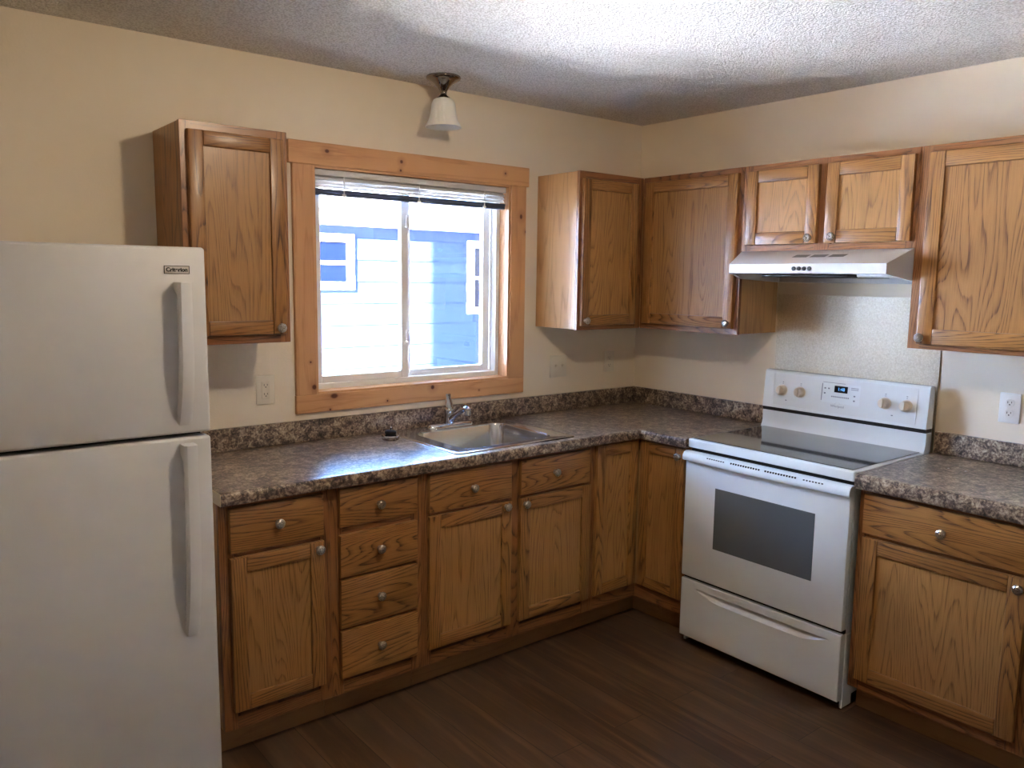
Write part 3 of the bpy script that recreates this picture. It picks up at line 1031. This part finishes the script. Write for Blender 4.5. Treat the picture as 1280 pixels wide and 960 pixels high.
# oven door with its window and the moulded handle
b = MB(TR); b.box(A0 + 0.002, A1 - 0.002, 0.600, 0.634, 0.318, 0.866, bev=0.006, seg=2)
od = part('oven_door', b, ENAMEL, rg)
b = MB(TR); b.box(1.062, 1.521, 0.632, 0.6352, 0.475, 0.739, bev=0.001)
part('oven_window', b, OVENGLASS, od)
b = MB(TR)
prof = [(0.612, 0.862), (0.613, 0.8735), (0.630, 0.8740), (0.6440, 0.8700), (0.6520, 0.8570), (0.6535, 0.8420), (0.650, 0.8350), (0.634, 0.8340), (0.620, 0.850)]
rs = []
N = 28
for k in range(N + 1):
    a = A0 - 0.002 + (A1 - A0 + 0.004) * k / N
    t_ = (a - AM) / (A1 - A0) * 2
    bow = 0.009 * (1 - t_ * t_)
    rs.append([TR((a, d + (bow if d > 0.635 else (bow * 0.5 if d > 0.615 else 0)), z)) for d, z in prof])
b.rings(rs, 0, True, True, True)
hd = part('handle', b, ENAMEL, od, angle=40)
def bow_at(a):
    t_ = (a - AM) / (A1 - A0) * 2
    return 0.009 * (1 - t_ * t_)
for g0, g1, n_, hh in ((1.030, 1.112, 8, 0.0022), (1.150, 1.282, 12, 0.0045), (1.312, 1.442, 12, 0.0045), (1.478, 1.552, 7, 0.0025)):
    b = MB(TR)
    for k in range(n_):
        a = g0 + (g1 - g0) * k / (n_ - 1)
        d = 0.6480 + bow_at(a)
        b.box(a - 0.0034, a + 0.0034, d - 0.008, d + 0.0014, 0.8632 - hh, 0.8632 + hh)
    part('vent', b, BLACK, hd, 'row of small black vent slots')

# storage drawer whose front has a scooped pull
b = MB(TR)
d0, d1, z0, z1 = A0 + 0.003, A1 - 0.003, 0.042, 0.304
na = 96
def scoop_rows(a):
    t_ = (a - 1.292) / 0.312
    q = max(0.0, 1 - t_ * t_)
    e_ = min(1.0, (1 - abs(t_)) / 0.34) if abs(t_) < 1 else 0.0
    e_ = e_ * (1.5 - 0.5 * e_)
    h = 0.0006 + 0.035 * e_ * (0.86 + 0.14 * q)
    dep = 0.022 * e_
    zt = 0.2715
    zb, zv = zt - h, zt - 0.22 * h
    rows = [(z0, 0.004), (z0 + 0.0015, 0.0012), (z0 + 0.005, 0.0)]
    rows += [(z0 + 0.005 + (zb - z0 - 0.005) * k / 6, 0.0) for k in range(1, 7)]
    rows += [(zb + (zv - zb) * 0.25, dep * 0.30), (zb + (zv - zb) * 0.5, dep * 0.58), (zb + (zv - zb) * 0.75, dep * 0.82), (zv, dep)]
    rows += [(zt - 0.0004, dep * 0.9), (zt, 0.0), (zt + (z1 - 0.005 - zt) * 0.5, 0.0), (z1 - 0.005, 0.0), (z1 - 0.0015, 0.0012), (z1, 0.004)]
    return rows
cols = [d0, d0 + 0.0015, d0 + 0.005] + [d0 + 0.005 + (d1 - d0 - 0.01) * k / (na - 4) for k in range(1, na - 4)] + [d1 - 0.005, d1 - 0.0015, d1]
na = len(cols) - 1
RW = [scoop_rows(a) for a in cols]
nz = len(RW[0]) - 1
G = []
for j in range(nz + 1):
    row = []
    for i, a in enumerate(cols):
        z, dp0 = RW[i][j]
        e = min(a - d0, d1 - a)
        rd = 0.004 if e < 0.0001 else (0.0012 if e < 0.002 else 0.0)
        row.append(b.bm.verts.new(TR((a, 0.633 - max(dp0, rd), z))))
    G.append(row)
for j in range(nz):
    for i in range(na):
        b.bm.faces.new((G[j][i], G[j][i + 1], G[j + 1][i + 1], G[j + 1][i]))
rim = G[0] + [G[j][na] for j in range(1, nz + 1)] + G[nz][na - 1::-1] + [G[j][0] for j in range(nz - 1, 0, -1)]
back = [b.bm.verts.new((-0.600, v.co.y, v.co.z)) for v in rim]
for i in range(len(rim)):
    j = (i + 1) % len(rim)
    b.bm.faces.new((rim[i], back[i], back[j], rim[j]))
b.bm.faces.new(back)
part('storage_drawer', b, ENAMEL2, rg, angle=24)
b = MB(TR); b.box(A0 + 0.004, A1 - 0.004, 0.598, 0.612, 0.303, 0.319)
part('gap_seal', b, DARKGAP, rg)

# backguard
b = MB(TR)
b.prism([(0.030, 0.9255), (0.088, 0.9255), (0.083, 0.938), (0.078, 0.955), (0.077, 0.985), (0.078, 1.006), (0.030, 1.006)], A0, A1, 0)
b.prism([(0.028, 1.022), (0.084, 1.022), (0.080, 1.060), (0.070, 1.186), (0.064, 1.194), (0.040, 1.196), (0.028, 1.190)], A0, A1, 0)
bgd = part('backguard', b, ENAMEL, rg, angle=50)
b = MB(TR); b.box(A0 + 0.001, A1 - 0.001, 0.032, 0.080, 1.006, 1.022)
part('trim_strip', b, BLACK, bgd, 'black strip')


def bgd_d(z):  # front surface of the control panel
    return 0.080 + (0.070 - 0.080) * (z - 1.060) / 0.126 if z > 1.06 else 0.084 + (0.080 - 0.084) * (z - 1.022) / 0.038


PANN = Vector((0, 0, 0))
slope = math.atan2(0.010, 0.126)


def pan(a, z, out=0.0):
    return face_matrix(TR, a, bgd_d(z) + out, z) @ Matrix.Rotation(-slope, 4, 'X')


def plate(mb, a0, a1, z0, z1, th, m=0):
    P0, P1 = pan(a0, z0), pan(a1, z1)
    base = [TR((a0, bgd_d(z0), z0)), TR((a1, bgd_d(z0), z0)), TR((a1, bgd_d(z1), z1)), TR((a0, bgd_d(z1), z1))]
    n = (pan((a0 + a1) / 2, (z0 + z1) / 2).to_3x3() @ Vector((0, 0, 1))).normalized()
    pts = [p - n * 0.002 for p in base] + [p + n * th for p in base]
    mb.poly(pts, [(0, 3, 2, 1), (4, 5, 6, 7), (0, 1, 5, 4), (1, 2, 6, 5), (2, 3, 7, 6), (3, 0, 4, 7)], m, raw=True)


b = MB(); plate(b, 0.950, 1.612, 1.034, 1.182, 0.0016)
cp = part('control_panel', b, ENAMEL2, bgd)
b = MB()
for (p0, p1, q0, q1) in ((0.950, 0.953, 1.034, 1.182), (0.953, 1.180, 1.1795, 1.182), (0.953, 1.180, 1.034, 1.0365)):
    plate(b, p0, p1, q0, q1, 0.0028)
part('panel_outline', b, ENAMEL, cp)
b = MB(); plate(b, 1.609, 1.612, 1.034, 1.182, 0.0028)
part('panel_outline', b, ENAMEL, cp)
b = MB(); plate(b, 1.196, 1.370, 1.078, 1.165, 0.0024, 0); plate(b, 1.1925, 1.1955, 1.085, 1.160, 0.0030, 1); plate(b, 1.196, 1.30, 1.165, 1.1668, 0.0030, 1)
dp_ = part('display_panel', b, [ENAMEL, GREYPRINT], cp)
b = MB(); plate(b, 1.252, 1.313, 1.126, 1.155, 0.0032)
sc_ = part('display_screen', b, SCREEN, dp_, 'dark blue clock display')
b = MB(); text_into(b, '1:48', 0.019, pan(1.284, 1.1405, 0.0034), 0.0003)
part('digits', b, DIGIT, sc_, 'glowing blue clock digits')
lg = [(1.240 + k * 0.0085, 1.2455 + k * 0.0085, 1.104, 1.109) for k in range(10)]
lg += [(a - 0.004, a + 0.004, z - 0.003, z + 0.003) for a, z in ((1.208, 1.140), (1.226, 1.140), (1.208, 1.118), (1.346, 1.118), (1.346, 1.098))]
lg += [(1.328, 1.362, z - 0.0012, z + 0.0012) for z in (1.152, 1.145)]
for q_ in lg:
    b = MB(); plate(b, *q_, 0.0028)
    part('button_legend', b, GREYPRINT, dp_)
b = MB(); text_into(b, 'Whirlpool', 0.0150, pan(1.272, 1.0655, 0.0020), 0.0003)
ringp = []
for k in range(13):
    t_ = R(20 + 150 * k / 12)
    ringp.append(pan(1.272, 1.0655, 0.0021) @ Vector((0.012 * math.cos(t_), 0.006 + 0.012 * math.sin(t_), 0)))
b.tube(ringp, 0.0004, 6)
part('logo', b, GREYPRINT, cp, 'grey script logo lettering')
bmk = [(a - 0.004, a + 0.004, z - 0.002, z + 0.002) for a, z in ((1.020, 1.062), (1.515, 1.060))]
for a in (0.998, 1.089, 1.481, 1.570):
    bmk += [(a - 0.003, a + 0.003, 1.143, 1.146), (a - 0.003, a + 0.003, 1.136, 1.138)]
for q_ in bmk:
    b = MB(); plate(b, *q_, 0.0022)
    part('burner_mark', b, GREYPRINT, cp)
for a in (0.998, 1.089, 1.481, 1.570):
    M = pan(a, 1.106, 0.0014)
    b = MB(); b.lathe([(0.0255, 0.0), (0.0255, 0.003), (0.0215, 0.005), (0.0205, 0.024), (0.0185, 0.0265), (0.0, 0.0268)], M, 28)
    kd = part('control_knob', b, KNOBTAN, cp, angle=40)
    b = MB()
    pts = []
    for z_ in (0.022, 0.0335):
        for x_, y_ in ((-0.0055, -0.021), (0.0055, -0.021), (0.0055, 0.021), (-0.0055, 0.021)):
            s_ = 1.0 if z_ < 0.03 else 0.82
            pts.append(M @ Vector((x_ * s_, y_ * s_, z_)))
    b.poly(pts, [(0, 3, 2, 1), (4, 5, 6, 7), (0, 1, 5, 4), (1, 2, 6, 5), (2, 3, 7, 6), (3, 0, 4, 7)], 0, raw=True)
    part('grip', b, KNOBTAN, kd)

# ------------------------------------------------------------------ splash sheet and range hood
b = MB(TR); b.box(0.901, 1.657, 0.0005, 0.004, 0.90, 1.545, bev=0.0008)
whole('splash_sheet', b, SHEET, 'mottled pale metal splash sheet on the wall behind the stove', 'splash guard', TR((1.28, 0.002, 0.90)))

hood = thing('range_hood', 'white under-cabinet range hood over the stove', 'range hood', TR((1.277, 0.2, 1.56)))
HW0, HW1 = 0.8955, 1.6575
F0, F1 = 0.942, 1.630
b = MB(TR)
fd = 0.447
pts = [(HW0, 0.005, 1.7335), (HW1, 0.005, 1.7335), (HW1, 0.300, 1.7335), (HW0, 0.300, 1.7335),      # top
       (F0, fd - 0.008, 1.679), (F1, fd - 0.008, 1.679),                                            # front top
       (F0 - 0.001, fd, 1.675), (F1 + 0.001, fd, 1.675), (F0 - 0.001, fd, 1.637), (F1 + 0.001, fd, 1.637),  # front face
       (HW0, 0.300, 1.613), (HW1, 0.300, 1.613), (HW0, 0.005, 1.600), (HW1, 0.005, 1.600)]
b.poly(pts, [(0, 1, 2, 3), (3, 2, 5, 4), (4, 5, 7, 6), (6, 7, 9, 8), (0, 3, 10, 12), (1, 13, 11, 2), (3, 4, 6), (3, 6, 8, 10), (2, 7, 5), (2, 11, 9, 7), (0, 12, 13, 1)])
# inner shell of the open underside
ins = [(HW0 + 0.012, 0.300, 1.613), (HW1 - 0.012, 0.300, 1.613), (HW0 + 0.012, 0.017, 1.602), (HW1 - 0.012, 0.017, 1.602), (F0 + 0.010, fd - 0.012, 1.637), (F1 - 0.010, fd - 0.012, 1.637)]
inz = [(HW0 + 0.012, 0.300, 1.650), (HW1 - 0.012, 0.300, 1.650), (HW0 + 0.012, 0.017, 1.645), (HW1 - 0.012, 0.017, 1.645), (F0 + 0.010, fd - 0.012, 1.664), (F1 - 0.010, fd - 0.012, 1.664)]
out = [(HW0, 0.300, 1.613), (HW1, 0.300, 1.613), (HW0, 0.005, 1.600), (HW1, 0.005, 1.600), (F0 - 0.001, fd, 1.637), (F1 + 0.001, fd, 1.637)]
P = out + ins + inz
loop = [2, 0, 4, 5, 1, 3]
fcs = []
for i in range(6):
    a_, c_ = loop[i], loop[(i + 1) % 6]
    fcs.append((a_, c_, c_ + 6, a_ + 6)); fcs.append((a_ + 6, c_ + 6, c_ + 12, a_ + 12))
fcs.append((14, 12, 13, 15)); fcs.append((12, 16, 17, 13))
b.poly(P, fcs)
bmesh.ops.remove_doubles(b.bm, verts=b.bm.verts, dist=0.0002)
part('hood_shell', b, HOODM, hood)
b = MB(TR); b.box(1.05, 1.44, 0.03, 0.37, 1.622, 1.634, bev=0.003)
part('grease_filter', b, FILTER, hood, 'grey mesh grease filter')
b = MB(TR); b.box(1.47, 1.61, 0.05, 0.36, 1.624, 1.640, bev=0.004)
part('lamp_lens', b, VINYL, hood, 'white lamp lens')
for a in (1.253, 1.276, 1.299, 1.322):
    b = MB(); b.lathe([(0.0085, -0.002), (0.0085, 0.004), (0.0070, 0.0055), (0.0, 0.0057)], face_matrix(TR, a, fd, 1.656), 16)
    part('button', b, BLACK, hood)
sl = (1.7335 - 1.679) / (0.300 - (fd - 0.008))
for a0_, a1_ in ((1.197, 1.262), (1.277, 1.342), (1.357, 1.422)):
    b = MB(TR)
    q0, q1 = 0.352, 0.380
    zf = lambda d: 1.7335 + (d - 0.300) * sl
    sh_ = 0.006
    b.poly([(a0_, q1, zf(q1) + 0.0008), (a1_, q1, zf(q1) + 0.0008), (a1_ + sh_, q0, zf(q0) + 0.0008), (a0_ + sh_, q0, zf(q0) + 0.0008),
            (a0_, q1, zf(q1) - 0.002), (a1_, q1, zf(q1) - 0.002), (a1_ + sh_, q0, zf(q0) - 0.002), (a0_ + sh_, q0, zf(q0) - 0.002)],
           [(0, 1, 2, 3), (4, 7, 6, 5), (0, 4, 5, 1), (1, 5, 6, 2), (2, 6, 7, 3), (3, 7, 4, 0)])
    part('vent', b, SLOTGREY, hood)

# ------------------------------------------------------------------ refrigerator
fr = thing('refrigerator', 'white top-freezer refrigerator at the end of the counter', 'refrigerator', (-3.005, -0.42, 0.0))
RX0, RX1 = -3.385, -2.626
b = MB()
b.box(RX0 + 0.004, RX1 - 0.004, -0.732, -0.05, 0.035, 1.664, 0, bev=0.006); b.box(RX0 + 0.02, RX1 - 0.02, -0.735, -0.60, 0.015, 0.085, 1)
for x in (RX0 + 0.06, RX1 - 0.06):
    for y in (-0.68, -0.12):
        b.box(x - 0.02, x + 0.02, y - 0.02, y + 0.02, 0.0, 0.036, 1)
part('body', b, [FRIDGE, DARKGAP], fr)
b = MB(); b.box(RX0, RX1, -0.800, -0.738, 1.158, 1.675, bev=0.009, seg=3)
fd_ = part('freezer_door', b, FRIDGE, fr)
b = MB(); b.box(RX0, RX1, -0.800, -0.738, 0.090, 1.146, bev=0.009, seg=3)
rd_ = part('refrigerator_door', b, FRIDGE, fr)
b = MB(); b.box(RX0 + 0.01, RX1 - 0.012, -0.742, -0.730, 0.09, 1.66)
part('gasket', b, DARKGAP, fr)


def fridge_handle(dr, zt, zb):
    L = zt - zb
    n = 24
    x0, x1 = -2.714, -2.676
    rs = []
    for k in range(n + 1):
        s_ = k / n
        z = zt - L * s_
        stand = 0.046 * (1 - max(0.0, (s_ - 0.45) / 0.55) ** 2.2) + 0.002
        inner = max(0.0, stand - 0.020)
        if s_ < 0.055:
            inner = -0.004
        if s_ > 0.90:
            inner = -0.004
        y_o, y_i = -0.800 - stand, -0.800 - inner
        xs = x0 - 0.004 * s_
        rs.append([(xs, y_i, z), (xs, y_o + 0.006, z), (xs + 0.006, y_o, z), (x1 - 0.012, y_o, z), (x1 - 0.002, y_o + 0.006, z), (x1, y_i, z)])
    b = MB()
    b.rings(rs, 0, True, True, True)
    part('handle', b, FHANDLE, dr, angle=35)


fridge_handle(fd_, 1.579, 1.184)
fridge_handle(rd_, 1.131, 0.566)
M = face_matrix(TB, -2.7035, 0.8003, 1.6125)
b = MB(TB); b.box(-2.737, -2.670, 0.7995, 0.8012, 1.6015, 1.6235, 0, bev=0.0004)
for bx in ((-2.737, -2.670, 1.6218, 1.6235), (-2.737, -2.670, 1.6015, 1.6032), (-2.737, -2.7352, 1.6015, 1.6235), (-2.6718, -2.670, 1.6015, 1.6235)):
    b.box(bx[0], bx[1], 0.8000, 0.8017, bx[2], bx[3], 1)
bd = part('badge', b, [BADGEPLATE, BADGEINK], fd_, 'small rectangular badge with a black border')
b = MB(); text_into(b, 'Criterion', 0.0150, M @ Matrix.Translation((0, 0, 0.0012)), 0.0003, 0.0006)
part('lettering', b, BADGEINK, bd)

# ------------------------------------------------------------------ outlets and switches
def slot_pair(b, T, a, d, z, s=1.0, m=0):
    b.box(a - 0.0075 * s, a - 0.0055 * s, d - 0.001, d + 0.0004, z - 0.002, z + 0.006, m)
    b.box(a + 0.0055 * s, a + 0.0075 * s, d - 0.001, d + 0.0004, z - 0.001, z + 0.006, m)
    b.box(a - 0.0022, a + 0.0022, d - 0.001, d + 0.0004, z - 0.0085, z - 0.0045, m)


def plate_thing(name, label, T, a, z, w, h, mat):
    r = thing(name, label, 'switch' if 'switch' in name else 'outlet', T((a, 0.0, z)))
    b = MB(T); b.box(a - w / 2, a + w / 2, 0.0003, 0.006, z - h / 2, z + h / 2, bev=0.0035, seg=2)
    part('cover_plate', b, mat, r)
    return r


o = plate_thing('wall_outlet', 'ivory outlet with a rectangular face, between refrigerator and window', TB, -2.146, 1.148, 0.076, 0.117, PLATE)
b = MB(TB); b.box(-2.163, -2.129, 0.004, 0.0078, 1.114, 1.182, bev=0.001)
f_ = part('receptacle', b, PLATE, o)
for z in (1.166, 1.130):
    b = MB(TB); slot_pair(b, TB, -2.146, 0.0080, z)
    part('slot', b, SLOT, f_)
o = plate_thing('light_switch', 'double light switch plate between window and corner cabinet', TB, -0.580, 1.154, 0.116, 0.114, PLATE)
for a in (-0.603, -0.557):
    b = MB(TB); b.box(a - 0.006, a + 0.006, 0.005, 0.0068, 1.142, 1.166); b.prism([(0.006, 1.150), (0.006, 1.161), (0.018, 1.166), (0.018, 1.160)], a - 0.004, a + 0.004, 0)
    part('toggle', b, PLATE, o)
o = plate_thing('wall_outlet', 'ivory outlet near the corner, under the corner cabinet', TB, -0.208, 1.160, 0.074, 0.114, PLATE)
for z in (1.180, 1.140):
    b = MB(); b.lathe([(0.0165, 0.004), (0.0165, 0.0076), (0.0155, 0.0082), (0.0, 0.0082)], face_matrix(TB, -0.208, 0.0, z), 20)
    f_ = part('receptacle', b, PLATE, o)
    b = MB(TB); slot_pair(b, TB, -0.208, 0.0084, z)
    part('slot', b, SLOT, f_)
o = plate_thing('wall_outlet', 'white duplex outlet over the short counter past the stove', TR, 1.924, 1.139, 0.074, 0.115, PLATEW)
for z in (1.159, 1.119):
    b = MB(); b.lathe([(0.0168, 0.004), (0.0168, 0.0078), (0.0158, 0.0084), (0.0, 0.0084)], face_matrix(TR, 1.924, 0.0, z), 20)
    f_ = part('receptacle', b, PLATEW, o)
    b = MB(TR); slot_pair(b, TR, 1.924, 0.0086, z)
    part('slot', b, SLOT, f_)

# ------------------------------------------------------------------ lamps
lx, ly = -1.420, -0.185
Ml = Matrix.Translation((lx, ly, 0))
lamp = thing('ceiling_lamp', 'unlit ceiling lamp with a bell-shaped frosted shade above the sink', 'lamp', (lx, ly, CZ))
b = MB(); b.lathe([(0.071, CZ - 0.0005), (0.073, CZ - 0.006), (0.070, CZ - 0.012), (0.058, CZ - 0.018), (0.040, CZ - 0.028), (0.026, CZ - 0.042), (0.016, CZ - 0.058), (0.013, CZ - 0.070), (0.016, CZ - 0.076), (0.030, CZ - 0.087), (0.033, CZ - 0.094), (0.0, CZ - 0.094)], Ml, 32)
part('canopy', b, DARKNICKEL, lamp, angle=50)
b = MB()
outp = [(0.034, CZ - 0.090), (0.043, CZ - 0.096), (0.049, CZ - 0.108), (0.052, CZ - 0.128), (0.0545, CZ - 0.150), (0.060, CZ - 0.172), (0.068, CZ - 0.189), (0.0755, CZ - 0.202), (0.0765, CZ - 0.205)]
inp = [(r_ - 0.004, z_) for r_, z_ in outp[::-1]]
inp[0] = (0.0725, CZ - 0.206)
b.lathe(outp + inp, Ml, 40, 0, False, False)
part('lamp_shade', b, FROST, lamp, angle=50)
b = MB(); b.lathe([(0.0, CZ - 0.185), (0.012, CZ - 0.182), (0.022, CZ - 0.172), (0.027, CZ - 0.158), (0.024, CZ - 0.143), (0.014, CZ - 0.125), (0.0125, CZ - 0.095)], Ml, 20)
part('light_bulb', b, FROST, lamp, angle=50)

kx, ky = -2.02, -1.74
Mk = Matrix.Translation((kx, ky, 0))
kl = thing('ceiling_light', 'lit round ceiling light in the middle of the kitchen', 'lamp', (kx, ky, CZ))
b = MB(); b.lathe([(0.16, CZ - 0.0005), (0.165, CZ - 0.01), (0.165, CZ - 0.066), (0.161, CZ - 0.066), (0.161, CZ - 0.014), (0.0, CZ - 0.014)], Mk, 40, 0, False, False)
part('drum', b, HOODM, kl)
b = MB()
gp = [(0.045 * math.sin(math.pi * k / 14), CZ - 0.105 + 0.045 * math.cos(math.pi * k / 14)) for k in range(15)]
gp[0] = (0.0, gp[0][1]); gp[-1] = (0.0, gp[-1][1])
b.lathe(gp, Mk, 24, 0, False, False)
bmesh.ops.remove_doubles(b.bm, verts=b.bm.verts, dist=1e-5)
part('globe', b, GLOBE, kl, angle=60)
b = MB(); b.lathe([(0.02, CZ - 0.013), (0.02, CZ - 0.064)], Mk, 16)
part('socket', b, HOODM, kl)

px_, py_ = -2.9, -4.45
Mp = Matrix.Translation((px_, py_, 0))
pl = thing('fill_pendant', 'white globe pendant added behind the viewer for fill light', 'lamp', (px_, py_, CZ))  # added lamp behind the camera, fills in the room light
b = MB(); b.lathe([(0.06, CZ - 0.0005), (0.06, CZ - 0.02), (0.012, CZ - 0.03), (0.012, 1.99), (0.03, 1.98), (0.03, 1.95)], Mp, 20)
part('stem', b, DARKNICKEL, pl)
b = MB()
gp = [(0.15 * math.sin(math.pi * k / 14), 1.81 + 0.15 * math.cos(math.pi * k / 14)) for k in range(15)]
gp[0] = (0.0, gp[0][1]); gp[-1] = (0.0, gp[-1][1])
b.lathe(gp, Mp, 24, 0, False, False)
bmesh.ops.remove_doubles(b.bm, verts=b.bm.verts, dist=1e-5)
part('globe', b, FILL_GLOBE, pl, angle=60)

# ------------------------------------------------------------------ crumbs on the short counter
for k, (x, y, s_) in enumerate(((-0.27, -1.832, 0.0035), (-0.27, -1.893, 0.0050))):
    b = MB()
    t = bmesh.new()
    bmesh.ops.create_icosphere(t, subdivisions=1, radius=s_)
    for v in t.verts:
        v.co = Vector((v.co.x * random.uniform(0.9, 1.8), v.co.y * random.uniform(0.8, 1.3), v.co.z * 0.6 + s_ * 0.55)) + Vector((x, y, CT))
    b.solid(t, 0, 2)
    whole('crumb', b, WHITETRIM, ('tiny white crumb on the short countertop, nearer the stove', 'larger white crumb on the short countertop, nearer the outlet')[k], 'crumb', (x, y, CT), 'white crumbs on the short countertop')
